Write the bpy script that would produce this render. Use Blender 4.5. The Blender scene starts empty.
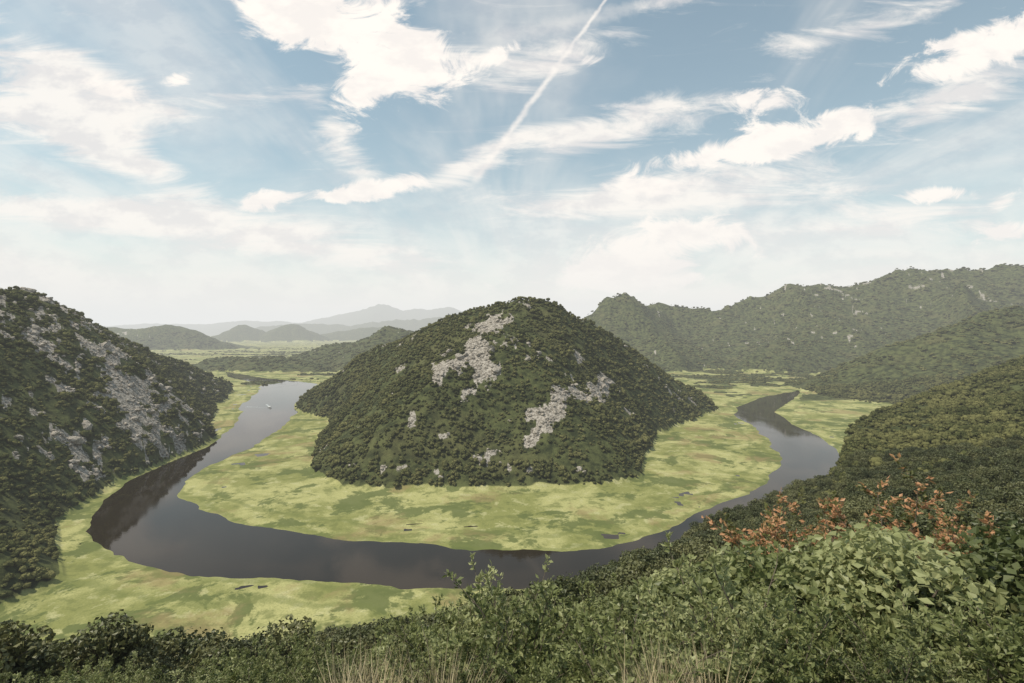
import bpy, math, random
import numpy as np
rng=np.random.default_rng(7)
scene=bpy.context.scene
CAMH=150.0
# ------------------------------------------------------------ noise
def _h(ix,iy,seed):
    n=(ix*374761393+iy*668265263+seed*1442695041)&0xffffffff
    n=((n^(n>>13))*1274126177)&0xffffffff
    return ((n^(n>>16))&0xffff)/65535.0
def vnoise(x,y,seed=0):
    xi=np.floor(x).astype(np.int64); yi=np.floor(y).astype(np.int64)
    fx=x-xi; fy=y-yi
    fx=fx*fx*fx*(fx*(fx*6-15)+10); fy=fy*fy*fy*(fy*(fy*6-15)+10)
    a=_h(xi,yi,seed); b=_h(xi+1,yi,seed); c=_h(xi,yi+1,seed); d=_h(xi+1,yi+1,seed)
    return (a*(1-fx)+b*fx)*(1-fy)+(c*(1-fx)+d*fx)*fy
def fbm(x,y,oct=4,seed=0):
    s=0;a=.5;t=0
    for i in range(oct):
        s=s+a*vnoise(x+i*17.3,y-i*9.1,seed+i); t+=a; a*=.5; x=x*2.03; y=y*2.03
    return s/t-.5       # -0.5..0.5
def ridged(x,y,oct=4,seed=0):
    s=0;a=.5;t=0
    for i in range(oct):
        n=1-np.abs(2*vnoise(x+i*11.7,y+i*5.1,seed+i)-1); s=s+a*n; t+=a; a*=.5; x=x*2.1; y=y*2.1
    return s/t
def sstep(a,b,x):
    t=np.clip((x-a)/(b-a),0,1); return t*t*(3-2*t)
# ------------------------------------------------------------ geometry helpers
def sdf_poly(X,Y,P):
    """signed distance, positive inside"""
    d=np.full(X.shape,1e18); ins=np.zeros(X.shape,bool)
    n=len(P)
    for i in range(n):
        x1,y1=P[i]; x2,y2=P[(i+1)%n]
        ex,ey=x2-x1,y2-y1
        wx,wy=X-x1,Y-y1
        t=np.clip((wx*ex+wy*ey)/(ex*ex+ey*ey),0,1)
        dx=wx-ex*t; dy=wy-ey*t
        d=np.minimum(d,dx*dx+dy*dy)
        c=((y1>Y)!=(y2>Y))
        if y1!=y2:
            ins^= c & (X < ex*(Y-y1)/(y2-y1)+x1)
    d=np.sqrt(d)
    return np.where(ins,d,-d)
def ridge_dist(X,Y,R):
    best=np.full(X.shape,1e18); hh=np.zeros(X.shape)
    for i in range(len(R)-1):
        x1,y1,h1=R[i]; x2,y2,h2=R[i+1]
        ex,ey=x2-x1,y2-y1
        t=np.clip(((X-x1)*ex+(Y-y1)*ey)/(ex*ex+ey*ey),0,1)
        dd=(X-x1-ex*t)**2+(Y-y1-ey*t)**2
        m=dd<best
        best=np.where(m,dd,best); hh=np.where(m,h1+(h2-h1)*t,hh)
    return np.sqrt(best),hh
def circ(cx,cy,rx,ry,n=14):
    return [(cx+rx*math.cos(2*math.pi*i/n),cy+ry*math.sin(2*math.pi*i/n)) for i in range(n)]
# hills : (base outline, ridge line with heights, roundness)
HILLS={
'central':([(-428,1010),(-319,873),(-257,680),(-222,556),(-168,488),(-105,481),(-11,492),(85,495),(137,526),(168,624),(216,746),(297,853),(404,985),(448,1219),(300,1450),(0,1500),(-300,1380),(-450,1180)],
   [(-394,1060,36),(-297,1000,88),(-208,930,136),(-110,860,170),(-53,825,188),(10,805,200),(70,820,195),(155,885,156),(237,945,108),(328,1000,54)],.36),
'left':([(-690,1290),(-612,1052),(-515,893),(-436,746),(-400,640),(-403,565),(-398,502),(-365,408),(-329,360),(-283,316),(-290,275),(-340,150),(-500,0),(-1500,0),(-1600,1000),(-1200,1400),(-850,1450)],
   [(-698,1290,26),(-731,1200,68),(-742,1050,108),(-707,900,147),(-675,800,177),(-650,700,204),(-620,600,202),(-640,450,218),(-720,250,235)],.3),
'left_low':([(-1400,2350),(-1290,2000),(-1050,1900),(-700,1880),(-640,2000),(-800,2250)],[(-1250,2150,50),(-950,2060,58),(-760,2000,30)],.6),
'left_mid':([(-1150,2450),(-930,2120),(-620,1930),(-200,1850),(150,2000),(150,2900),(-700,2900),(-1100,2700)],
   [(-1020,2450,50),(-850,2400,112),(-666,2400,170),(-590,2400,198),(-525,2400,212),(-450,2400,200),(-384,2400,205),(-200,2400,190),(0,2400,150)],.3),
'far_left':([(-4300,4100),(-2900,4000),(-2420,4300),(-2450,5000),(-4200,5400),(-6000,5000)],
   [(-4300,4500,180),(-3357,4500,192),(-3050,4500,225),(-2786,4500,160),(-2560,4500,60)],.4),
'cone_a':(circ(-4200,8000,560,560),[(-4240,8000,265),(-4160,8000,265)],.1),
'cone_b':(circ(-3480,8100,620,600),[(-3540,8100,300),(-3450,8100,295)],.1),
'cone_c':(circ(-2500,9000,1300,700),[(-3000,9000,180),(-2200,9000,260)],.4),
'far_ridge':([(-7500,12500),(-4000,12200),(-1500,12500),(-1000,14000),(-7500,14500)],[(-6800,13200,260),(-5400,13200,380),(-4200,13200,330),(-3000,13200,470),(-1600,13200,560)],.2),
'peak_r':([(150,2750),(300,2250),(560,1980),(900,2050),(1100,2500),(900,3100),(300,3100)],[(400,2650,245),(520,2600,325),(580,2600,350),(660,2650,300),(800,2700,270)],.15),
'range':([(700,2300),(960,2050),(1300,1850),(1800,1750),(2400,1700),(3600,1700),(5200,2500),(5200,4500),(700,4500),(500,3300)],
   [(750,2850,285),(900,2780,318),(1100,2750,318),(1247,2800,356),(1430,2720,348),(1677,2700,392),(1850,2620,392),(2173,2600,465),(2340,2540,455),(2500,2500,462),(3000,2400,470),(4000,2600,420)],.1),
'spur_a':([(820,1950),(1000,1850),(1350,1900),(1700,2300),(1500,2700),(1150,2500)],[(1480,2550,300),(1250,2250,225),(960,2000,80)],.05),
'spur_b':([(1350,1850),(1500,1700),(1800,1720),(2150,2000),(2300,2500),(1950,2500)],[(2080,2420,380),(1850,2050,275),(1560,1800,90)],.05),
'spur_c':([(2000,1650),(2300,1500),(2900,1600),(2900,2300),(2400,2400)],[(2500,2250,400),(2400,1900,290),(2250,1650,140)],.05),
'spur_d':([(450,2000),(620,1900),(860,2100),(850,2500),(500,2500)],[(600,2550,300),(640,2250,180),(650,2000,60)],.05),
'right_near':([(758,1449),(715,1180),(770,1020),(900,920),(1500,780),(2300,1000),(2400,1700),(1500,1850),(1000,1650)],
   [(830,1330,34),(930,1330,72),(1023,1350,100),(1181,1350,146),(1400,1400,200),(1800,1400,260)],.35),
'mountains':([(-20000,19000),(-8000,18500),(-1000,19000),(0,22000),(-2000,26000),(-20000,26000)],
   [(-15500,22000,560),(-13000,22000,480),(-11500,22000,620),(-10200,22000,720),(-9100,22000,600),(-7800,22000,900),(-6600,22000,1050),(-5500,22000,1300),(-4700,22000,1000),(-3900,22000,1080),(-2700,22000,1380),(-1800,22000,1000)],.15),
'mountain_far':([(8500,15000),(12500,15000),(13500,17000),(8000,18000)],[(9800,16000,1150),(10400,16000,1640),(11200,16000,1200)],.2),
}
RIVER=[(695,1280),(564,1164),(446,1011),(395,914),(383,817),(358,711),(321,610),(265,526),(214,471),(142,409),(92,369),(61,354),(5.5,352),(-57,359),(-133,373),(-203,396),(-261,429),(-302,465),(-330,519),(-338,577),(-339,662),(-358,784),(-398,948),(-456,1082),(-507,1259),(-560,1477),(-709,1600),(-815,1670),(-971,1829),(-1104,1969),
(-947,1707),(-721,1477),(-635,1280),(-555,1052),(-474,893),(-426,768),(-397,668),(-393,591),(-384,509),(-351,436),(-323,388),(-283,352),(-239,330),(-200,317),(-153,311),(-96,304),(-42,300),(5,299),(52,304),(110,337),(188,388),(293,471),(362,556),(407,640),(440,731),(456,826),(493,960),(569,1067),(681,1219),(745,1324)]
# viewpoint hillside : bearing (as X/Y), rim depth and sight slope to the rim
_T=[(-400,715,45),(-100,700,60),(0,694,80),(100,688,100),(200,674,120),(300,660,130),(400,645,120),(480,628,90),(560,608,80),(600,598,90),(650,572,120),(700,540,160),(770,507,220),(835,475,300),(850,425,420),(900,406,500),(960,381,600),(1024,356,700),(1150,310,800),(1500,290,800)]
_u=np.array([(a-512)/512 for a,b,c in _T]); _th=np.arctan(_u); _f=np.sqrt(1+_u**2)
_se=np.array([(b-332)/512 for a,b,c in _T])/_f; _re=np.array([c for a,b,c in _T])*_f
def hillside(X,Y):
    r=np.sqrt(X*X+Y*Y)+1e-6; th=np.arctan2(X,Y)
    se=np.interp(th,_th,_se); re=np.interp(th,_th,_re)
    cf=np.interp(th,_th,1/_f)
    sn=.77*cf; rn=8/cf
    t=np.clip(np.log(np.maximum(r,rn)/rn)/np.log(re/rn),0,1)
    s=sn+(se-sn)*t
    z=CAMH-s*r
    zn=CAMH-1.7-(sn*rn-1.7)*np.clip((r-1.5)/(rn-1.5),0,1)
    z=np.where(r<rn,zn,z)
    ze=CAMH-se*re
    k=np.maximum(.78,se*1.45)
    x=np.maximum(r-re,0)
    z=np.where(r>re,ze-(k*x+(se-k)*25*(1-np.exp(-x/25))),z)
    return z,r,re
def terrain(X,Y):
    r0=np.sqrt(X*X+Y*Y)
    wx=fbm(X/140,Y/140,3,11)*34; wy=fbm(X/140,Y/140,3,23)*34
    far=sstep(2500,6000,r0)
    wx=wx*(1+3*far); wy=wy*(1+3*far)
    XX=X+wx; YY=Y+wy
    hz=np.zeros(X.shape)
    for k,(P,R,rd) in HILLS.items():
        px=[p[0] for p in P]; py=[p[1] for p in P]
        m=(XX>min(px)-5)&(XX<max(px)+5)&(YY>min(py)-5)&(YY<max(py)+5)
        if not m.any(): continue
        x=XX[m]; y=YY[m]
        d=np.maximum(sdf_poly(x,y,P),0); r,hr=ridge_dist(x,y,R)
        t=d/(d+r+1e-6)
        p=(1-rd)*t**.95+rd*np.sin(t*math.pi/2)
        h=hr*p
        hz[m]=np.maximum(hz[m],h)
    # erosion: gullies grow with height
    g=np.where(r0<1600,ridged(X/150,Y/150,4,31),ridged(X/560,Y/560,5,37))-.62
    hz=hz+g*np.clip(hz*np.where(r0<1600,.38,.85),0,np.where(r0<1600,20,175))*sstep(0,25,hz)*(1-.6*sstep(3800,4200,r0))
    mt=sstep(14000,17000,r0)
    hz=hz+mt*(ridged(X/2500,Y/2500,4,77)-.6)*hz*.35
    hz=np.maximum(hz,0)
    ch,r,re=hillside(X,Y)
    near=sstep(10,60,r)
    ch=ch+(fbm(X/35,Y/35,4,51)*7*near)*np.clip(r/80,0,1)*np.where(X<0,.6,1.)+fbm(X/5,Y/5,3,52)*.6
    sd=-sdf_poly(X+fbm(X/30,Y/30,4,61)*14,Y+fbm(X/30,Y/30,4,67)*14,RIVER)   # + outside water
    pool=sstep(.225,.25,fbm(X/38,Y/20,4,71))*sstep(3,10,sd)*sstep(60,30,sd)*(Y<1500)
    floor=np.clip(sd*.09,-1.6,.35)-pool*.5
    z=np.maximum(hz*sstep(-2,14,sd)+floor,floor)
    z=np.maximum(z,ch)
    forest=np.maximum(sstep(1.2,4.0,hz*sstep(-2,14,sd)),sstep(0,3,ch))
    wood=sstep(-.02,.05,fbm(X/130,Y/75,3,91))*sstep(1500,1750,Y)*sstep(9000,6000,Y)*sstep(4,14,sd)
    wood=wood*np.where(X>0,1,sstep(.03,.06,fbm(X/300,Y/120,3,93)))
    right=sstep(.02,.06,fbm(X/90,Y/60,3,95))*sstep(1050,1200,Y)*sstep(450,520,X)*sstep(6,16,sd)
    islet=sstep(1,.6,((X+735)/60)**2+((Y-1500)/60)**2)
    forest=np.maximum(forest,np.maximum(wood,np.maximum(right,islet)))
    z=np.where(islet>0,np.maximum(z,islet*2-1.2),z)
    # bare limestone
    rk=np.zeros(X.shape)
    n=fbm(X/18,Y/18,4,101); n2=fbm(X/70,Y/70,3,103)
    def ell(cx,cy,ax,ay,rot):
        c,s=math.cos(rot),math.sin(rot); dx=X-cx; dy=Y-cy
        return np.exp(-(((dx*c+dy*s)/ax)**2+((-dx*s+dy*c)/ay)**2))
    blobs=ell(-50,668,42,68,.1)*1.25+ell(62,606,19,92,-.5)*1.15+ell(-20,735,22,34,.3)*.8+ell(125,700,18,65,-.4)*.74+ell(20,560,10,24,0)*.45+ell(-95,640,14,40,.2)*.55
    inC=(np.abs(X)<420)&(Y>480)&(Y<1500)
    rk=np.where(inC,sstep(.34,.56,blobs*.60+n*1.25),0)
    rk=np.where(inC,np.maximum(rk,sstep(.23,.31,n+n2*.35)*.8),rk)
    left=(X<-390)&(Y>200)&(Y<1400)
    lb=ell(-420,560,30,120,.2)*.16+ell(-560,740,70,170,.5)*.07+ell(-640,640,60,120,0)*.13+ell(-480,640,40,90,0)*.12
    nl=fbm(X/9,Y/17,5,107)
    rk=np.where(left,sstep(.13,.24,nl*1.15+n2*.42+lb*.9),rk)
    oth=(r0>1500)&(r0<6000)
    rk=np.where(oth,sstep(.25,.35,fbm(X/22,Y/50,5,111)+fbm(X/330,Y/330,2,113)*.4+.05*sstep(150,350,hz))*.62,rk)
    rk=rk*sstep(4,14,hz)*(ch<=0.2)
    return z,forest,rk,sd
# ------------------------------------------------------------ terrain mesh (log-polar sheet to the horizon)
th=np.concatenate([np.radians(np.linspace(-110,-51,110,endpoint=False)),np.radians(np.linspace(-51,51,1150,endpoint=False)),np.radians(np.linspace(51,110,110))])
rr=np.exp(np.linspace(math.log(1.2),math.log(46000),760))
TH,RR=np.meshgrid(th,rr)
X=RR*np.sin(TH); Y=RR*np.cos(TH)
Z,F,K,SD=terrain(X,Y)
SKY=np.maximum.accumulate((Z-CAMH)/RR,axis=0)   # running skyline, used to leave out woods buried behind hills
nr,nt=X.shape
me=bpy.data.meshes.new('terrain')
co=np.stack([X,Y,Z],-1).reshape(-1,3).astype(np.float32)
i=np.arange((nr-1)*(nt-1)); a=(i//(nt-1))*nt+i%(nt-1)
quads=np.stack([a,a+1,a+nt+1,a+nt],-1)[:, ::-1].astype(np.int32)
def build_mesh(me,co,quads,smooth=True):
    n=quads.shape[1]
    me.vertices.add(len(co)); me.vertices.foreach_set('co',np.asarray(co,np.float32).ravel())
    me.loops.add(quads.size); me.loops.foreach_set('vertex_index',np.asarray(quads,np.int32).ravel())
    me.polygons.add(len(quads)); me.polygons.foreach_set('loop_start',np.arange(0,quads.size,n,dtype=np.int32))
    sm=smooth if isinstance(smooth,np.ndarray) else np.full(len(quads),smooth)
    me.polygons.foreach_set('use_smooth',sm)
    me.update(calc_edges=True)
build_mesh(me,co,quads)
for nm,arr in (('forest',F),('rock',K),('shore',np.clip(SD/60,-1,1))):
    at=me.attributes.new(nm,'FLOAT','POINT'); at.data.foreach_set('value',arr.astype(np.float32).ravel())
terr=bpy.data.objects.new('terrain',me); scene.collection.objects.link(terr)
# ------------------------------------------------------------ material helpers
class NT:
    def __init__(s,tree): s.t=tree; s.n=tree.nodes; s.l=tree.links
    def node(s,typ,**kw):
        nd=s.n.new(typ)
        for k,v in kw.items(): setattr(nd,k,v)
        return nd
    def set(s,sock,v):
        if isinstance(v,bpy.types.NodeSocket): s.l.new(v,sock)
        elif v is not None: sock.default_value=v
    def math(s,op,a,b=None,c=None,clamp=False):
        nd=s.node('ShaderNodeMath',operation=op,use_clamp=clamp)
        s.set(nd.inputs[0],a)
        if b is not None: s.set(nd.inputs[1],b)
        if c is not None: s.set(nd.inputs[2],c)
        return nd.outputs[0]
    def dot(s,v,w):
        nd=s.node('ShaderNodeVectorMath',operation='DOT_PRODUCT'); s.l.new(v,nd.inputs[0]); nd.inputs[1].default_value=w
        return nd.outputs['Value']
    def mapr(s,v,a,b,c=0.,d=1.,smooth=True):
        nd=s.node('ShaderNodeMapRange'); nd.interpolation_type='SMOOTHSTEP' if smooth else 'LINEAR'; nd.clamp=True
        s.set(nd.inputs[0],v); s.set(nd.inputs[1],a); s.set(nd.inputs[2],b); s.set(nd.inputs[3],c); s.set(nd.inputs[4],d)
        return nd.outputs[0]
    def noise(s,vec,scale,detail=4,rough=.5,dist=0.,dim='3D'):
        nd=s.node('ShaderNodeTexNoise'); nd.noise_dimensions=dim
        s.set(nd.inputs['Vector'],vec); nd.inputs['Scale'].default_value=scale; nd.inputs['Detail'].default_value=detail
        nd.inputs['Roughness'].default_value=rough; nd.inputs['Distortion'].default_value=dist
        return nd.outputs[0]
    def mix(s,f,a,b):
        nd=s.node('ShaderNodeMix',data_type='RGBA'); s.set(nd.inputs[0],f)
        s.set(nd.inputs[6],(*a,1) if isinstance(a,tuple) else a); s.set(nd.inputs[7],(*b,1) if isinstance(b,tuple) else b)
        return nd.outputs[2]
    def mapping(s,vec,loc=(0,0,0),rot=(0,0,0),scale=(1,1,1),typ='POINT'):
        nd=s.node('ShaderNodeMapping'); nd.vector_type=typ; s.set(nd.inputs['Vector'],vec)
        nd.inputs['Location'].default_value=loc; nd.inputs['Rotation'].default_value=rot; nd.inputs['Scale'].default_value=scale
        return nd.outputs[0]
def newmat(name):
    m=bpy.data.materials.new(name); m.use_nodes=True; m.node_tree.nodes.clear()
    N=NT(m.node_tree); out=N.node('ShaderNodeOutputMaterial'); return m,N,out
def principled(N,out,col,rough=.8,spec=.2,bump=None,bstr=.3,bdist=1.):
    p=N.node('ShaderNodeBsdfPrincipled'); N.set(p.inputs['Base Color'],(*col,1) if isinstance(col,tuple) else col)
    N.set(p.inputs['Roughness'],rough); p.inputs['Specular IOR Level'].default_value=spec
    if bump is not None:
        b=N.node('ShaderNodeBump'); b.inputs['Strength'].default_value=bstr; b.inputs['Distance'].default_value=bdist
        N.l.new(bump,b.inputs['Height']); N.l.new(b.outputs[0],p.inputs['Normal'])
    N.l.new(p.outputs[0],out.inputs[0]); return p
# terrain material
m,N,out=newmat('terrain_ground')
geo=N.node('ShaderNodeNewGeometry').outputs['Position']
def attr(N,n): a=N.node('ShaderNodeAttribute',attribute_name=n); return a.outputs['Fac']
fo=attr(N,'forest'); ro=attr(N,'rock'); sh=attr(N,'shore')
flat=N.mapping(geo,scale=(1,1.0,0))
pa=N.noise(flat,.013,7,.66,.5); pb=N.noise(flat,.06,6,.7,.2); pc=N.noise(flat,.9,4,.65)
pd=N.noise(N.mapping(flat,loc=(50,90,0)),.018,8,.70,.3)
lily=N.mix(N.mapr(pa,.42,.58),(.22,.225,.075),(.39,.375,.16))
lily=N.mix(N.mapr(pb,.51,.62,0,.65),lily,(.13,.145,.046))
lily=N.mix(N.mapr(pb,.46,.36,0,.6),lily,(.47,.445,.24))
lily=N.mix(N.mapr(pd,.52,.56,0,.85),lily,(.088,.11,.034))
lily=N.mix(N.mapr(pc,.4,.75,0,.55),lily,(.11,.13,.04))
br=N.noise(N.mapping(flat,loc=(31,7,0)),.010,6,.65,.3)
lily=N.mix(N.mapr(br,.53,.62,0,.65),lily,(.25,.19,.09))
# reed belts that follow the bank
bd=N.math('SINE',N.math('ADD',N.math('MULTIPLY',sh,16.),N.math('MULTIPLY',pa,14.)))
lily=N.mix(N.math('MULTIPLY',N.mapr(bd,.35,.95,0,.5),N.mapr(sh,.9,.6)),lily,(.13,.15,.045))
fa=N.noise(geo,.07,6,.7); fb=N.noise(geo,.012,5,.6)
wood=N.mix(N.mapr(fa,.38,.62),(.025,.032,.012),(.09,.10,.036))  # forest ground, its colour darkened to deepen the shadows between trees
wood=N.mix(N.mapr(fb,.5,.7,0,.5),wood,(.12,.11,.048))
ra=N.noise(geo,.35,6,.7); rock=N.mix(N.mapr(ra,.38,.62),(.12,.105,.085),(.43,.39,.34))
c=N.mix(N.mapr(N.math('ADD',fo,N.math('MULTIPLY',N.math('SUBTRACT',pb,.5),.5)),.35,.6),lily,wood)
c=N.mix(N.mapr(N.math('ADD',ro,N.math('MULTIPLY',N.math('SUBTRACT',ra,.5),.9)),.4,.6),c,rock)
hgt=N.math('ADD',N.math('MULTIPLY',fa,fo),N.math('MULTIPLY',pb,.12))
principled(N,out,c,.9,.1,hgt,.6,6.)
me.materials.append(m)
# water
m,N,out=newmat('river_water')
geo=N.node('ShaderNodeNewGeometry').outputs['Position']
w=N.noise(geo,.35,4,.55,.4); w2=N.noise(N.mapping(geo,scale=(1,.5,1)),.02,3,.5)
p=principled(N,out,(.018,.013,.007),N.mapr(w2,.4,.65,.02,.08),.26,w,.03,.35)
p.inputs['IOR'].default_value=1.33
wm=bpy.data.meshes.new('river')
wm.from_pydata([(-2500,150,0),(2500,150,0),(2500,2600,0),(-2500,2600,0)],[],[(0,1,2,3)])
wo=bpy.data.objects.new('river',wm); wm.materials.append(m); scene.collection.objects.link(wo)
# foliage materials
def foliage(name,dark,mid,light,accent=None,trans=.25,accent_thr=.6,patch=.02):
    m,N,out=newmat(name)
    oi=N.node('ShaderNodeObjectInfo'); rnd=oi.outputs['Random']
    geo=N.node('ShaderNodeNewGeometry'); pos=geo.outputs['Position']; isl=geo.outputs['Random Per Island']
    c=N.mix(N.mapr(rnd,0,.75,0,1,False),dark,mid)
    c=N.mix(N.mapr(rnd,.72,1,0,.8,False),c,light)
    pn=N.noise(pos,patch,3,.6)
    c=N.mix(N.mapr(pn,.48,.62,0,.6),c,light)
    c=N.mix(N.mapr(pn,.46,.36,0,.6),c,dark)
    c=N.mix(N.mapr(isl,.0,1,0,.35,False),c,mid)
    c=N.mix(N.mapr(isl,.86,.92,0,.5),c,light)
    if accent:
        ap=N.noise(pos,1.6,3,.6)
        c=N.mix(N.math('MULTIPLY',N.mapr(ap,accent_thr-.05,accent_thr+.05),N.mapr(isl,.25,.4)),c,accent)
    p=N.node('ShaderNodeBsdfPrincipled' if trans>0 else 'ShaderNodeBsdfDiffuse'); N.l.new(c,p.inputs[0])
    if trans>0:
        p.inputs['Roughness'].default_value=.45; p.inputs['Specular IOR Level'].default_value=.35
        t=N.node('ShaderNodeBsdfTranslucent'); N.l.new(c,t.inputs[0])
        mx=N.node('ShaderNodeMixShader'); mx.inputs[0].default_value=trans
        N.l.new(p.outputs[0],mx.inputs[1]); N.l.new(t.outputs[0],mx.inputs[2]); N.l.new(mx.outputs[0],out.inputs[0])
    else: N.l.new(p.outputs[0],out.inputs[0])
    return m
M_far=foliage('hill_foliage',(.040,.046,.018),(.088,.094,.037),(.175,.165,.068),patch=.02,trans=0)
M_mid=foliage('slope_foliage',(.045,.054,.021),(.09,.102,.039),(.19,.183,.078),patch=.03,trans=.2)
M_near=foliage('shrub_leaves',(.14,.165,.06),(.26,.285,.11),(.46,.47,.24),patch=.25,trans=.38)
M_dark=foliage('dark_shrub_leaves',(.06,.08,.028),(.12,.14,.05),(.24,.25,.10),patch=.2,trans=.3)
M_or=foliage('orange_leaves',(.09,.10,.03),(.15,.165,.055),(.24,.23,.08),accent=(.54,.29,.15),accent_thr=.46,patch=.3,trans=.35)
m,N,out=newmat('bark'); geo=N.node('ShaderNodeNewGeometry').outputs['Position']
principled(N,out,N.mix(N.noise(geo,9,3),(.07,.055,.04),(.2,.165,.13)),.9,.1); M_bark=m
m,N,out=newmat('limestone'); geo=N.node('ShaderNodeNewGeometry').outputs['Position']; rn=N.noise(geo,.8,6,.7)
principled(N,out,N.mix(N.mapr(rn,.34,.66),(.15,.13,.105),(.48,.43,.37)),.9,.15,rn,.6,.6); M_rock=m
m,N,out=newmat('dry_grass'); gi=N.node('ShaderNodeNewGeometry').outputs['Random Per Island']
principled(N,out,N.mix(gi,(.25,.2,.11),(.5,.43,.28)),.8,.1); M_dry=m
# ------------------------------------------------------------ plant meshes
def unit(v): return v/(np.linalg.norm(v,axis=-1,keepdims=True)+1e-9)
def leaves(P,A,L,W,rg):
    """one folded quad per leaf : P base, A axis"""
    n=len(P); A=unit(A); R=unit(rg.normal(size=(n,3)))
    B=unit(np.cross(A,R)); C=np.cross(A,B)
    L=L[:,None]; W=W[:,None]
    v0=P; v1=P+A*L*.5+B*W+C*W*.3; v2=P+A*L; v3=P+A*L*.5-B*W+C*W*.3
    V=np.stack([v0,v1,v2,v3],1).reshape(-1,3)
    return V,np.arange(4*n).reshape(-1,4)
def tube(pts,r0,r1,ns=4):
    pts=np.array(pts); n=len(pts); V=[];Fc=[]
    for i,p in enumerate(pts):
        d=unit(pts[min(i+1,n-1)]-pts[max(i-1,0)]); s=unit(np.cross(d,[.3,.9,.1])); t=np.cross(d,s)
        r=r0+(r1-r0)*i/(n-1)
        for k in range(ns):
            a=2*math.pi*k/ns; V.append(p+r*(s*math.cos(a)+t*math.sin(a)))
    for i in range(n-1):
        for k in range(ns):
            Fc.append([i*ns+k,i*ns+(k+1)%ns,(i+1)*ns+(k+1)%ns,(i+1)*ns+k])
    return np.array(V),np.array(Fc)
def assemble(name,wood,lv,mats,lobes=()):
    V=[];Q=[];MI=[];S=[];o=0
    for v,f in wood: V.append(v);Q.append(f+o);MI.append(np.zeros(len(f)));S.append(np.zeros(len(f),bool));o+=len(v)
    for v,f in lobes: V.append(v);Q.append(f+o);MI.append(np.ones(len(f)));S.append(np.ones(len(f),bool));o+=len(v)
    v,f=lv; V.append(v);Q.append(f+o);MI.append(np.ones(len(f)));S.append(np.zeros(len(f),bool))
    me=bpy.data.meshes.new(name); build_mesh(me,np.concatenate(V),np.concatenate(Q),np.concatenate(S))
    me.polygons.foreach_set('material_index',np.concatenate(MI).astype(np.int32))
    for m in mats: me.materials.append(m)
    return me
def make_shrub(name,mat,seed,H=2.,ns=15,nt_=13,nl=24,ll=.07,spread=.75):
    rg=np.random.default_rng(seed); wood=[];P=[];A=[]
    for s in range(ns):
        az=rg.uniform(0,2*math.pi); til=rg.uniform(.05,spread); L=H*rg.uniform(.6,1.08)*(1-.25*til)
        d=np.array([math.cos(az)*math.sin(til),math.sin(az)*math.sin(til),math.cos(til)])
        base=np.array([math.cos(az),math.sin(az),0])*rg.uniform(0,.12)*H-np.array([0,0,.15])
        pts=[base]
        for k in range(6):
            d=unit(d+rg.normal(0,.12,3)+np.array([0,0,-.03*k*til])); pts.append(pts[-1]+d*L/6)
        wood.append(tube(pts,.014*H/2,.004,4))
        pts=np.array(pts)
        for t in range(nt_):
            f=.18+.82*(t+rg.uniform())/nt_; q=f*6; i0=min(int(q),5); p0=pts[i0]+(pts[i0+1]-pts[i0])*(q-i0)
            sd=unit(pts[i0+1]-pts[i0]); o=unit(rg.normal(size=3)); o=unit(o-sd*o.dot(sd)+sd*.7+np.array([0,0,.25]))
            tl=H*rg.uniform(.10,.24)*(1.15-.5*f)
            wood.append(tube([p0,p0+o*tl],.005,.002,4))
            u=rg.uniform(.1,1.05,nl)[:,None]
            P.append(p0+o*tl*u+rg.normal(0,.012,(nl,3))*H/2); A.append(o*.6+unit(rg.normal(size=(nl,3)))+np.array([0,0,.15]))
    P=np.concatenate(P);A=np.concatenate(A); n=len(P)
    L=rg.uniform(.6,1.25,n)*ll
    return assemble(name,wood,leaves(P,A,L,L*.26,rg),[M_bark,mat])
def make_tree(name,mat,seed,H=5.,W=2.6,nc=22,nq=1400,ls=.28):
    rg=np.random.default_rng(seed); wood=[]
    C=unit(rg.normal(size=(nc,3)))*(rg.uniform(.25,1,(nc,1))**.6)
    C=C*np.array([W*.72,W*.72,H*.34]); C[:,2]+=H*.56
    C[:,:2]*=(1.1-.55*np.clip(C[:,2:]/H-.3,0,1))
    R=rg.uniform(.22,.42,nc)*W
    tp=[np.array([0,0,-.6]),np.array([.05,0,H*.2]),np.array([-.04,.06,H*.45]),np.array([.02,0,H*.75])]
    wood.append(tube(tp,.035*H,.008*H,6))
    for k in range(min(nc,9)):
        wood.append(tube([tp[1]+np.array([0,0,H*.12*rg.uniform()]),(tp[2]+C[k])/2+np.array([0,0,-.1*H*rg.uniform()]),C[k]],.014*H,.004*H,4))
    k=rg.integers(0,nc,nq); D=unit(rg.normal(size=(nq,3))); D[:,2]=np.abs(D[:,2])*np.where(rg.uniform(size=nq)<.75,1,-1)
    P=C[k]+D*R[k][:,None]*rg.uniform(.6,1.08,(nq,1))
    A=np.cross(D,rg.normal(size=(nq,3)))+D*rg.uniform(-.2,.7,(nq,1))
    L=rg.uniform(.6,1.3,nq)*ls
    return assemble(name,wood,leaves(P-unit(A)*L[:,None]*.5,A,L,L*.36,rg),[M_bark,mat])
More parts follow.
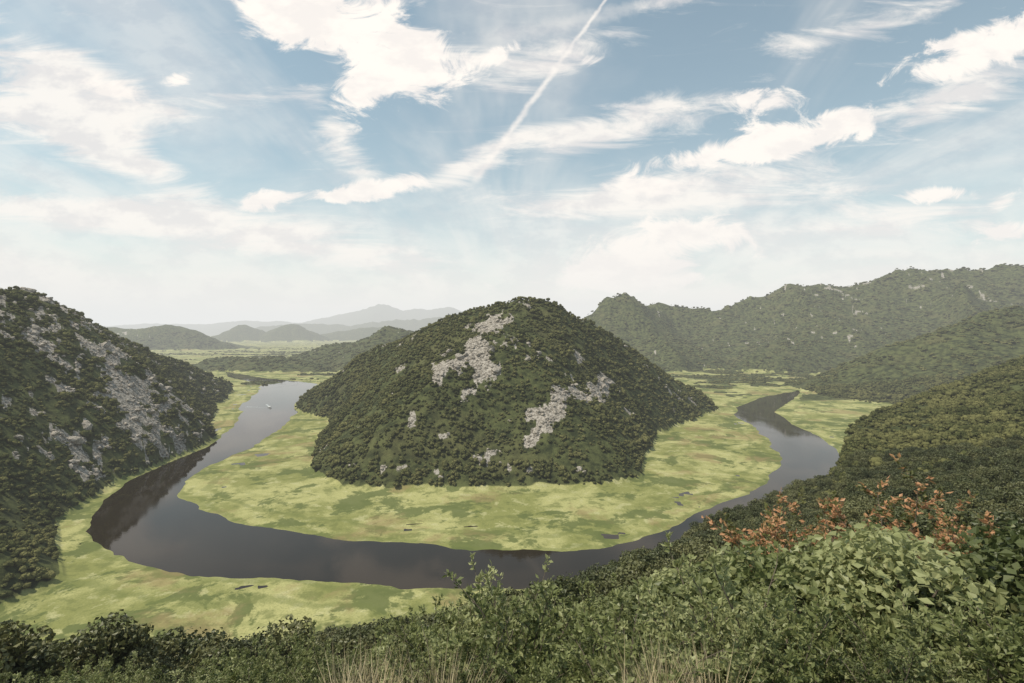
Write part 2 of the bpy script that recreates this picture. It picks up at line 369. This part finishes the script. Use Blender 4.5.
# cube-sphere lobe
def lobe(c,r,rg,n=4):
    V=[];Fc=[]
    g=np.linspace(-1,1,n+1)
    for ax in range(3):
        for sg in (-1,1):
            o=len(V)
            for a in g:
                for b in g:
                    p=np.zeros(3); p[ax]=sg; p[(ax+1)%3]=a*sg; p[(ax+2)%3]=b; V.append(p)
            for i in range(n):
                for j in range(n):
                    Fc.append([o+i*(n+1)+j,o+(i+1)*(n+1)+j,o+(i+1)*(n+1)+j+1,o+i*(n+1)+j+1])
    V=unit(np.array(V)); ph=rg.uniform(0,6,3)
    k=1+.16*np.sin(V[:,0]*4.1+ph[0])*np.sin(V[:,1]*3.7+ph[1])+.14*np.sin(V[:,2]*6+V[:,0]*5+ph[2])+.10*np.sin(V[:,1]*9+ph[0]*3+V[:,2]*7)
    return c+V*r*k[:,None]*np.array([1,1,.85]),np.array(Fc)
def make_far(name,mat,seed,H=6.,W=2.6,nl=4,nq=90,ls=.9):
    rg=np.random.default_rng(seed); lob=[];P=[];D=[]
    for i in range(nl):
        a=i*2.4+rg.uniform(0,1); rad=rg.uniform(.25,.6)*W if i else 0
        c=np.array([math.cos(a)*rad,math.sin(a)*rad,H*(.58 if i==0 else rg.uniform(.32,.6))]); r=np.array(W*(.62 if i==0 else rg.uniform(.36,.55)))
        lob.append(lobe(c,r*.9,rg,3)); n=nq//nl
        d=unit(rg.normal(size=(n,3))); d[:,2]=np.abs(d[:,2])*np.where(rg.uniform(size=n)<.8,1,-1); P.append(c+d*r*rg.uniform(.85,1.12,(n,1))); D.append(d)
    P=np.concatenate(P);D=np.concatenate(D);n=len(P); A=np.cross(D,rg.normal(size=(n,3)))+D*.5*rg.uniform(0,1,(n,1)); L=rg.uniform(.5,1.2,n)*ls
    wood=[tube([np.array([0,0,-.6]),np.array([.1,0,H*.5])],.03*H,.015*H,4)]
    return assemble(name,wood,leaves(P-unit(A)*L[:,None]*.5,A,L,L*.4,rg),[M_bark,mat],lob)
def coll(name,meshes):
    c=bpy.data.collections.new(name)
    for me in meshes: c.objects.link(bpy.data.objects.new(me.name,me))
    return c
c_far=coll('far_trees',[make_far('far_tree_%d'%i,M_far,100+i,H=5.5+.3*i,W=3.0+.3*i,nl=3+i%3) for i in range(5)])
c_mid=coll('slope_trees',[make_tree('slope_tree_%d'%i,M_mid,200+i,H=5+.3*i,W=2.5+.2*i,nc=16+2*i,nq=1100,ls=.42) for i in range(5)])
c_nmid=coll('slope_shrubs',[make_tree('slope_shrub_%d'%i,M_dark if i%2 else M_near,300+i,H=3.,W=1.9,nc=22,nq=3600,ls=.15) for i in range(4)])
near_meshes=[make_shrub('shrub_mesh_%d'%i,[M_near,M_near,M_dark,M_near][i],400+i,nl=[24,20,24,17][i],ll=[.085,.10,.08,.115][i],spread=[.75,.6,.85,.7][i]) for i in range(4)]
# rocks
def rock_mesh(name,seed):
    import bmesh
    bm=bmesh.new(); bmesh.ops.create_icosphere(bm,subdivisions=2,radius=1); rg=np.random.default_rng(seed)
    for v in bm.verts:
        p=np.array(v.co); q=.75+.5*rg.uniform(); v.co=(p[0]*q*1.25,p[1]*q*.9,p[2]*q*.65)
    me=bpy.data.meshes.new(name); bm.to_mesh(me); bm.free(); me.materials.append(M_rock); return me
c_rock=coll('limestone_boulders',[rock_mesh('boulder_%d'%i,i) for i in range(4)])
def scatter(name,P,S,R,ncol,collection):
    me=bpy.data.meshes.new(name); me.vertices.add(len(P)); me.vertices.foreach_set('co',P.astype(np.float32).ravel())
    a=me.attributes.new('sc','FLOAT_VECTOR','POINT'); a.data.foreach_set('vector',S.astype(np.float32).ravel())
    a=me.attributes.new('ro','FLOAT_VECTOR','POINT'); a.data.foreach_set('vector',R.astype(np.float32).ravel())
    a=me.attributes.new('ix','INT','POINT'); a.data.foreach_set('value',rng.integers(0,ncol,len(P)).astype(np.int32))
    ob=bpy.data.objects.new(name,me); scene.collection.objects.link(ob)
    g=bpy.data.node_groups.new(name,'GeometryNodeTree')
    g.interface.new_socket('Geometry',in_out='INPUT',socket_type='NodeSocketGeometry'); g.interface.new_socket('Geometry',in_out='OUTPUT',socket_type='NodeSocketGeometry')
    gi=g.nodes.new('NodeGroupInput'); go=g.nodes.new('NodeGroupOutput')
    ci=g.nodes.new('GeometryNodeCollectionInfo'); ci.inputs['Collection'].default_value=collection; ci.inputs['Separate Children'].default_value=True; ci.inputs['Reset Children'].default_value=True
    ip=g.nodes.new('GeometryNodeInstanceOnPoints'); ip.inputs['Pick Instance'].default_value=True
    def na(n,t):
        x=g.nodes.new('GeometryNodeInputNamedAttribute'); x.data_type=t; x.inputs[0].default_value=n; return x.outputs[0]
    L=g.links
    L.new(gi.outputs[0],ip.inputs['Points']); L.new(ci.outputs[0],ip.inputs['Instance'])
    L.new(na('ix','INT'),ip.inputs['Instance Index']); L.new(na('ro','FLOAT_VECTOR'),ip.inputs['Rotation']); L.new(na('sc','FLOAT_VECTOR'),ip.inputs['Scale'])
    L.new(ip.outputs[0],go.inputs[0])
    md=ob.modifiers.new('instances','NODES'); md.node_group=g
    return ob
def polar(n,r0,r1,a=51,power=2.):
    u=rng.uniform(size=n); r=(r0**power+(r1**power-r0**power)*u)**(1/power)
    t=np.radians(rng.uniform(-a,a,n)); return r*np.sin(t),r*np.cos(t),r,t
def rots(n): return np.stack([rng.normal(0,.07,n),rng.normal(0,.07,n),rng.uniform(0,6.283,n)],-1)
def seen(z,r,t,hgt,margin=.03):
    ir=np.clip((np.log(r/1.2)/math.log(46000/1.2)*759).astype(int),0,759); it=np.clip(np.searchsorted(th,t),0,len(th)-1)
    return (z+hgt-CAMH)/r > SKY[ir,it]-margin*np.clip(600/r,.5,1)
# far woods
X,Y,r,t=polar(80000,1450,5200,51,.9)
z,f,k,sd=terrain(X,Y); m=(rng.uniform(size=len(X))<f)&(k<.4)&(z>.3)&(fbm(X/40,Y/40,2,135)>-.14)&seen(z,r,t,12)
X,Y,z,r=X[m],Y[m],z[m],r[m]; n=len(X); s=(.4+.95*rng.uniform(size=n)**1.8)*np.interp(r,[1450,2500,5200],[1.4,1.7,2.5])
scatter('distant_woodland',np.stack([X,Y,z-1.8*s],-1),np.stack([s*1.15,s*1.15,s*.75],-1),rots(n),5,c_far); print('far',n)
# hill woods
X,Y,r,t=polar(125000,240,1500,52,1.6)
z,f,k,sd=terrain(X,Y); m=(rng.uniform(size=len(X))<f)&(k<.3+.5*rng.uniform(size=len(X)))&(z>.35)&(fbm(X/9,Y/9,2,131)>-.16)&seen(z,r,t,8)
X,Y,z,r=X[m],Y[m],z[m],r[m]; n=len(X); s=(.33+.72*rng.uniform(size=n)**1.5)*(1+.9*fbm(X/45,Y/45,2,133))*np.interp(r,[240,700,1500],[.8,1.0,1.4])*(1+.5*(rng.uniform(size=n)>.96))
scatter('hillside_woodland',np.stack([X,Y,z-1.1*s],-1),np.stack([s,s,s*rng.uniform(.8,1.1,n)],-1),rots(n),5,c_far); print('hill',n)
# viewpoint slope 50-320
X,Y,r,t=polar(15000,50,330,54,1.6)
z,f,k,sd=terrain(X,Y); m=(rng.uniform(size=len(X))<f)&(z>.5)&seen(z,r,t,6,.06)
X,Y,z,r=X[m],Y[m],z[m],r[m]; n=len(X); s=.35+.75*rng.uniform(size=n)**1.5
scatter('slope_woodland',np.stack([X,Y,z-.3],-1),np.stack([s,s,s],-1),rots(n),5,c_mid); print('slope',n)
# 15-55 m shrubs
X,Y,r,t=polar(900,13,56,56,1.6)
z,f,k,sd=terrain(X,Y)
sg=(CAMH-z)/r; se=np.interp(t,_th,_se)
h=np.clip((sg-se)*r*rng.uniform(.35,.95,len(r)),.9,3.6); s=h/3.
scatter('hillside_shrubs',np.stack([X,Y,z-.2],-1),np.stack([s*1.15,s*1.15,s],-1),rots(len(X)),4,c_nmid)
# rocks on bare patches
X,Y,r,t=polar(180000,300,1400,52,1.7)
z,f,k,sd=terrain(X,Y); m=(rng.uniform(size=len(X))<k*.45)&(z>3)&seen(z,r,t,3)
X,Y,z=X[m],Y[m],z[m]; n=len(X); s=rng.lognormal(.1,.6,n)
scatter('limestone_outcrops',np.stack([X,Y,z+.1*s],-1),np.stack([s,s,s],-1),np.stack([rng.normal(0,.4,n),rng.normal(0,.4,n),rng.uniform(0,6.28,n)],-1),4,c_rock); print('rocks',n)
# nearest shrubs : individual objects
top_x=np.array([-60,0,100,200,300,400,450,520,600,680,760,800,850,940,1024,1100]); top_y=np.array([660,660,655,648,634,612,590,568,580,592,560,575,595,600,575,575])
def gz(x,y): return float(terrain(np.array([[x]],float),np.array([[y]],float))[0][0,0])
def place(mesh,x,y,h,name='shrub',href=2.,wide=1.):
    ob=bpy.data.objects.new(name,mesh); ob.location=(x,y,gz(x,y)-.05); s=h/href
    ob.scale=(s*wide*random.uniform(.95,1.25),s*wide*random.uniform(.95,1.25),s); ob.rotation_euler=(random.uniform(-.08,.08),random.uniform(-.08,.08),random.uniform(0,6.28))
    scene.collection.objects.link(ob); return ob
random.seed(4)
cnt=0
for i in range(170):
    u=random.uniform(-1.12,1.12); D=random.uniform(6.5,16)
    x=u*D; g=gz(x,D); tp=float(np.interp(512+512*u,top_x,top_y)); lim=(CAMH-(tp-332)/512*D)-g
    h=max(lim*random.uniform(.6,1.0),.7)
    if abs(x-10)<3 and D>12: continue
    place(near_meshes[random.randrange(4)],x,D,min(h,4.2),wide=.95); cnt+=1
print('near',cnt)
for (cx,ty,D,k) in [(520,572,9,0),(575,588,10,3),(470,605,9.5,1),(745,552,8.5,0),(815,588,9,3),(690,600,8,1),(900,605,8.5,0),(980,605,9,3),(640,622,8,3),(1010,565,12,0),(400,630,9,0),(720,570,9.5,1)]:
    x=(cx-512)/512*D; h=(CAMH-(ty-332)/512*D)-gz(x,D); place(near_meshes[k],x,D,max(h,.8),wide=1.)
om=make_shrub('orange_bush_mesh',M_or,901,H=5.2,ns=26,nt_=22,nl=26,ll=.14,spread=1.0)
for (cx,ty,D) in ((866,478,14.5),(945,500,15.5),(812,512,16)):
    x=(cx-512)/512*D; place(om,x,D,(CAMH-(ty-332)/512*D)-gz(x,D),'orange_leaved_bush',5.2)
# dry grass
P=[];A=[];L=[]
for (cx,cy,nn,rad) in [(-1.35,6.4,9,.5),(1.9,6.2,8,.4),(-2.6,7.8,4,.6)]:
    for k in range(nn):
        x=cx+random.gauss(0,rad); y=cy+random.gauss(0,.4); g=gz(x,y); nb=110; lean=rng.normal(0,.5,3)*[1,1,0]
        P.append(np.array([x,y,g-.05])+rng.normal(0,.07,(nb,3))*[1,1,0]); A.append(lean+rng.normal(0,.45,(nb,3))*[1,1,.3]+[0,0,1]); L.append(rng.uniform(.3,1.4,nb))
P=np.concatenate(P);A=np.concatenate(A);L=np.concatenate(L)
v,f=leaves(P,A,L,np.full(len(L),.006),rng); gm=bpy.data.meshes.new('dry_grass'); build_mesh(gm,v,f,False); gm.materials.append(M_dry)
scene.collection.objects.link(bpy.data.objects.new('dry_grass',gm))
# ------------------------------------------------------------ tour boat with wake
def simple(name,col,rough=.5):
    m,N,out=newmat(name); g=N.node('ShaderNodeNewGeometry').outputs['Position']
    principled(N,out,N.mix(N.mapr(N.noise(g,2,3),.3,.7,0,.3),col,tuple(c*.6 for c in col)),rough,.4); return m
boat=bpy.data.objects.new('tour_boat',None); scene.collection.objects.link(boat)
def part(name,v,f,mat):
    me=bpy.data.meshes.new(name); me.from_pydata(v,[],f); me.materials.append(mat); o=bpy.data.objects.new(name,me); o.parent=boat; scene.collection.objects.link(o)
mw=simple('boat_white',(.75,.75,.72)); mb=simple('boat_wood',(.2,.12,.07)); mf=simple('wake_foam',(.38,.40,.40))
sec=[(-6,1.3,.9),(-3,1.6,.8),(1,1.6,.8),(4,1.1,1.0),(6.2,.08,1.35)]
v=[];f=[]
for (x,wd,hh) in sec: v+=[(x,-wd,hh),(x,-wd*.7,-.2),(x,wd*.7,-.2),(x,wd,hh)]
for i in range(4):
    for k in range(3): f.append((4*i+k,4*i+k+1,4*i+5+k,4*i+4+k))
    f.append((4*i+3,4*i,4*i+4,4*i+7))
f+= [(0,3,2,1),(16,17,18,19)]
part('hull',v,f,mw)
part('canopy',[(-4,-1.5,2.7),(3,-1.5,2.7),(3,1.5,2.7),(-4,1.5,2.7),(-4,-1.2,2.9),(3,-1.2,2.9),(3,1.2,2.9),(-4,1.2,2.9)],[(0,3,2,1),(4,5,6,7),(0,1,5,4),(1,2,6,5),(2,3,7,6),(3,0,4,7)],mw)
for j,(px,py) in enumerate([(-3.8,-1.3),(2.8,-1.3),(2.8,1.3),(-3.8,1.3)]):
    a=.06; part('post_%d'%j,[(px+dx*a,py+dy*a,zz) for zz in (.85,2.69) for dx,dy in ((-1,-1),(1,-1),(1,1),(-1,1))],[(0,1,5,4),(1,2,6,5),(2,3,7,6),(3,0,4,7),(0,3,2,1),(4,5,6,7)],mb)
for sgn in (-1,1):
    part('wake',[(-4,sgn*1.2,.03),(-4,sgn*2.2,.03),(-50,sgn*24,.03),(-50,sgn*19,.03)],[(0,1,2,3) if sgn<0 else (3,2,1,0)],mf)
boat.location=(-480,1015,0); boat.rotation_euler=(0,0,math.radians(-35))
# ------------------------------------------------------------ haze (absorbing box with an added glow imitating light scattered by air)
hz=bpy.data.meshes.new('haze')
b=50000; v=[(x,y,zz) for zz in (-60,1700) for x,y in ((-b,-b),(b,-b),(b,b),(-b,b))]
hz.from_pydata(v,[],[(0,3,2,1),(4,5,6,7),(0,1,5,4),(1,2,6,5),(2,3,7,6),(3,0,4,7)])
m=bpy.data.materials.new('haze_glow'); m.use_nodes=True; m.node_tree.nodes.clear(); N=NT(m.node_tree); out=N.node('ShaderNodeOutputMaterial')
SIG=6.2e-5
ab=N.node('ShaderNodeVolumeAbsorption'); ab.inputs[0].default_value=(0,0,0,1); ab.inputs[1].default_value=SIG
em=N.node('ShaderNodeEmission'); em.inputs[0].default_value=(.83,.84,.83,1); em.inputs[1].default_value=SIG
ad=N.node('ShaderNodeAddShader'); N.l.new(ab.outputs[0],ad.inputs[0]); N.l.new(em.outputs[0],ad.inputs[1]); N.l.new(ad.outputs[0],out.inputs['Volume'])
hz.materials.append(m); ho=bpy.data.objects.new('haze',hz); scene.collection.objects.link(ho)
# ------------------------------------------------------------ world : Nishita sky with clouds
SUN_EL=60; SUN_AZ=-105   # azimuth from +Y (view direction), negative = left
w=bpy.data.worlds.new('World'); scene.world=w; w.use_nodes=True; w.node_tree.nodes.clear(); N=NT(w.node_tree); out=N.node('ShaderNodeOutputWorld')
try:
    w.cycles.sampling_method='NONE'
except Exception as e: print(e)
sky=N.node('ShaderNodeTexSky'); sky.sky_type='NISHITA'; sky.sun_disc=False; sky.sun_elevation=math.radians(SUN_EL); sky.sun_rotation=math.radians(SUN_AZ)
sky.air_density=1.; sky.dust_density=1.0; sky.ozone_density=1.5
d=N.node('ShaderNodeTexCoord').outputs['Generated']
sx=N.node('ShaderNodeSeparateXYZ'); N.l.new(d,sx.inputs[0])
yy=N.math('MAXIMUM',sx.outputs[1],.08)
px=N.math('DIVIDE',sx.outputs[0],yy); pz=N.math('DIVIDE',sx.outputs[2],yy)
cb=N.node('ShaderNodeCombineXYZ'); N.l.new(px,cb.inputs[0]); N.l.new(pz,cb.inputs[1]); cb.inputs[2].default_value=1.; p=cb.outputs[0]
zq=N.math('ADD',N.math('MAXIMUM',sx.outputs[2],0.),.12)
cq=N.node('ShaderNodeCombineXYZ'); N.l.new(N.math('DIVIDE',sx.outputs[0],zq),cq.inputs[0]); N.l.new(N.math('DIVIDE',sx.outputs[1],zq),cq.inputs[1]); q=cq.outputs[0]
def frame(cx,cy,rx,ry,ang):
    c,s=math.cos(ang),math.sin(ang)
    return (N.dot(p,(c/rx,s/rx,-(c*cx+s*cy)/rx)),N.dot(p,(-s/ry,c/ry,-(-s*cx+c*cy)/ry)))
def blob(cx,cy,rx,ry,rot,wt):
    a,b=frame((cx-512)/512,(332-cy)/512,rx/512,ry/512,math.radians(rot))
    r2=N.math('MULTIPLY_ADD',a,a,N.math('MULTIPLY',b,b))
    return N.mapr(N.math('SQRT',r2),0,1.35,wt,0)
def total(lst):
    s=None
    for b in lst:
        o=blob(*b); s=o if s is None else N.math('ADD',s,o)
    return s
puff=total([(345,25,120,65,-10,1.1),(420,75,80,42,-5,1.1),(280,5,60,40,0,.9),(345,110,34,46,-50,.75),(262,203,44,16,8,1.15),(385,187,70,17,8,1.15),(335,197,50,9,0,.7),
 (790,135,90,30,12,1.1),(700,160,120,20,8,.9),(845,125,36,22,10,.7),(740,102,80,18,5,.95),(865,135,16,9,50,.8),(950,62,95,32,18,1.05),(1010,35,60,30,25,.9),
 (943,194,46,12,4,1.15),(1000,232,60,20,5,.95),(650,188,60,14,0,.9),(590,60,30,11,10,.9),(505,52,34,13,20,.9),(700,232,110,28,0,1.05),(600,262,55,34,0,1.15),(665,265,55,30,0,1.05),(560,285,120,18,0,.8),(178,78,28,11,10,.9),(110,90,60,16,-15,.9),(1000,205,40,12,30,.7)])
wisp=total([(60,70,130,34,-22,1.1),(110,145,140,30,-30,1.),(40,120,130,40,-15,.9),(610,130,190,28,14,1.),(720,185,200,34,6,.95),(960,90,150,30,18,.9),(600,40,150,26,25,.6),(240,100,160,18,8,.5),(340,140,60,24,-55,.75),(900,215,160,26,5,.9),(480,160,60,16,25,.8),(80,215,220,26,-5,1.),(300,240,240,26,-8,.9),(450,60,150,40,0,.6),(850,30,120,24,20,.6),(560,205,160,22,4,.6)])
n1=N.noise(N.mapping(p,scale=(1,1.7,1)),9.5,7,.66,.5,'2D')
n2=N.noise(N.mapping(p,rot=(0,0,math.radians(-14)),scale=(1.,5.5,1)),3.6,7,.66,.5,'2D')
n3=N.noise(N.mapping(q,rot=(0,0,.5),scale=(1,.25,1)),1.4,5,.6,.4,'2D')
cp=N.mapr(N.math('ADD',N.math('MULTIPLY',puff,.42),n1),.70,.92)
cw=N.mapr(N.math('ADD',N.math('MULTIPLY',wisp,.44),n2),.60,.98,0,.88)
c3=N.mapr(n3,.45,.75,0,.4)
def trail(x1,y1,x2,y2,wd,op,nz):
    a=((x1-512)/512,(332-y1)/512); b_=((x2-512)/512,(332-y2)/512)
    L=math.hypot(b_[0]-a[0],b_[1]-a[1])/2; ang=math.atan2(b_[1]-a[1],b_[0]-a[0])
    s0,s1=frame((a[0]+b_[0])/2,(a[1]+b_[1])/2,L,wd/512,ang)
    wid=N.mapr(s0,-1,1,2.0,.55,False)
    yv=N.math('ABSOLUTE',N.math('DIVIDE',N.math('ADD',s1,N.math('MULTIPLY',N.math('SUBTRACT',nz,.5),2.5)),wid))
    return N.math('MULTIPLY',N.mapr(yv,.0,1.5,op,0),N.mapr(N.math('ABSOLUTE',s0),.85,1.,1,0))
nt1=N.noise(p,28,3,.6,0,'2D')
t1=trail(468,190,640,-48,2.1,.75,nt1); t2=trail(470,45,760,-20,6,.3,nt1)
el=sx.outputs[2]
hzn=N.math('ADD',el,N.math('MULTIPLY',N.math('SUBTRACT',N.noise(N.mapping(p,scale=(1,3,1)),2.2,5,.6,.3,'2D'),.5),.26))
hf=N.mapr(hzn,.02,.31,.93,0.02)
inv=None
for c_ in (cp,cw,c3,t1,t2,hf):
    o=N.math('SUBTRACT',1.,c_); inv=o if inv is None else N.math('MULTIPLY',inv,o)
cov=N.math('SUBTRACT',1.,inv,clamp=True)
shade=N.noise(N.mapping(p,loc=(.02,.03,0),scale=(1,2,1)),9,4,.6,0,'2D')
ccol=N.mix(N.mapr(shade,.35,.60),(.82,.78,.76),(1.05,.98,.90))
ccol=N.mix(N.mapr(el,.0,.22,.55,0),ccol,(1.0,.90,.82))
ccol=N.mix(N.math('MULTIPLY',cp,.45),ccol,(1.08,1.0,.92))
b1=N.node('ShaderNodeBackground'); b1.inputs[1].default_value=.10
tint=N.node('ShaderNodeMix',data_type='RGBA'); tint.blend_type='MULTIPLY'; tint.inputs[0].default_value=1; N.l.new(sky.outputs[0],tint.inputs[6]); tint.inputs[7].default_value=(1.4,1.6,1.28,1)
N.l.new(tint.outputs[2],b1.inputs[0])
b2=N.node('ShaderNodeBackground'); N.l.new(ccol,b2.inputs[0]); b2.inputs[1].default_value=1.05
mx=N.node('ShaderNodeMixShader'); N.l.new(cov,mx.inputs[0]); N.l.new(b1.outputs[0],mx.inputs[1]); N.l.new(b2.outputs[0],mx.inputs[2]); N.l.new(mx.outputs[0],out.inputs[0])
# sun
sd_=bpy.data.lights.new('sun','SUN'); sd_.energy=4.4; sd_.angle=math.radians(.5); sd_.color=(1,.92,.78)
so=bpy.data.objects.new('sun',sd_); scene.collection.objects.link(so)
el_,az=math.radians(SUN_EL),math.radians(SUN_AZ)
from mathutils import Vector
dirv=Vector((math.sin(az)*math.cos(el_),math.cos(az)*math.cos(el_),math.sin(el_)))
so.rotation_euler=dirv.to_track_quat('Z','Y').to_euler()
# camera
cam=bpy.data.cameras.new('camera'); cam.lens=18; cam.sensor_width=36; cam.shift_y=-9.5/1024; cam.clip_end=120000; cam.clip_start=.1
cob=bpy.data.objects.new('camera',cam); cob.location=(0,0,CAMH); cob.rotation_euler=(math.radians(90),0,0); scene.collection.objects.link(cob); scene.camera=cob
scene.view_settings.view_transform='Standard'; scene.view_settings.look='None'; scene.view_settings.exposure=0
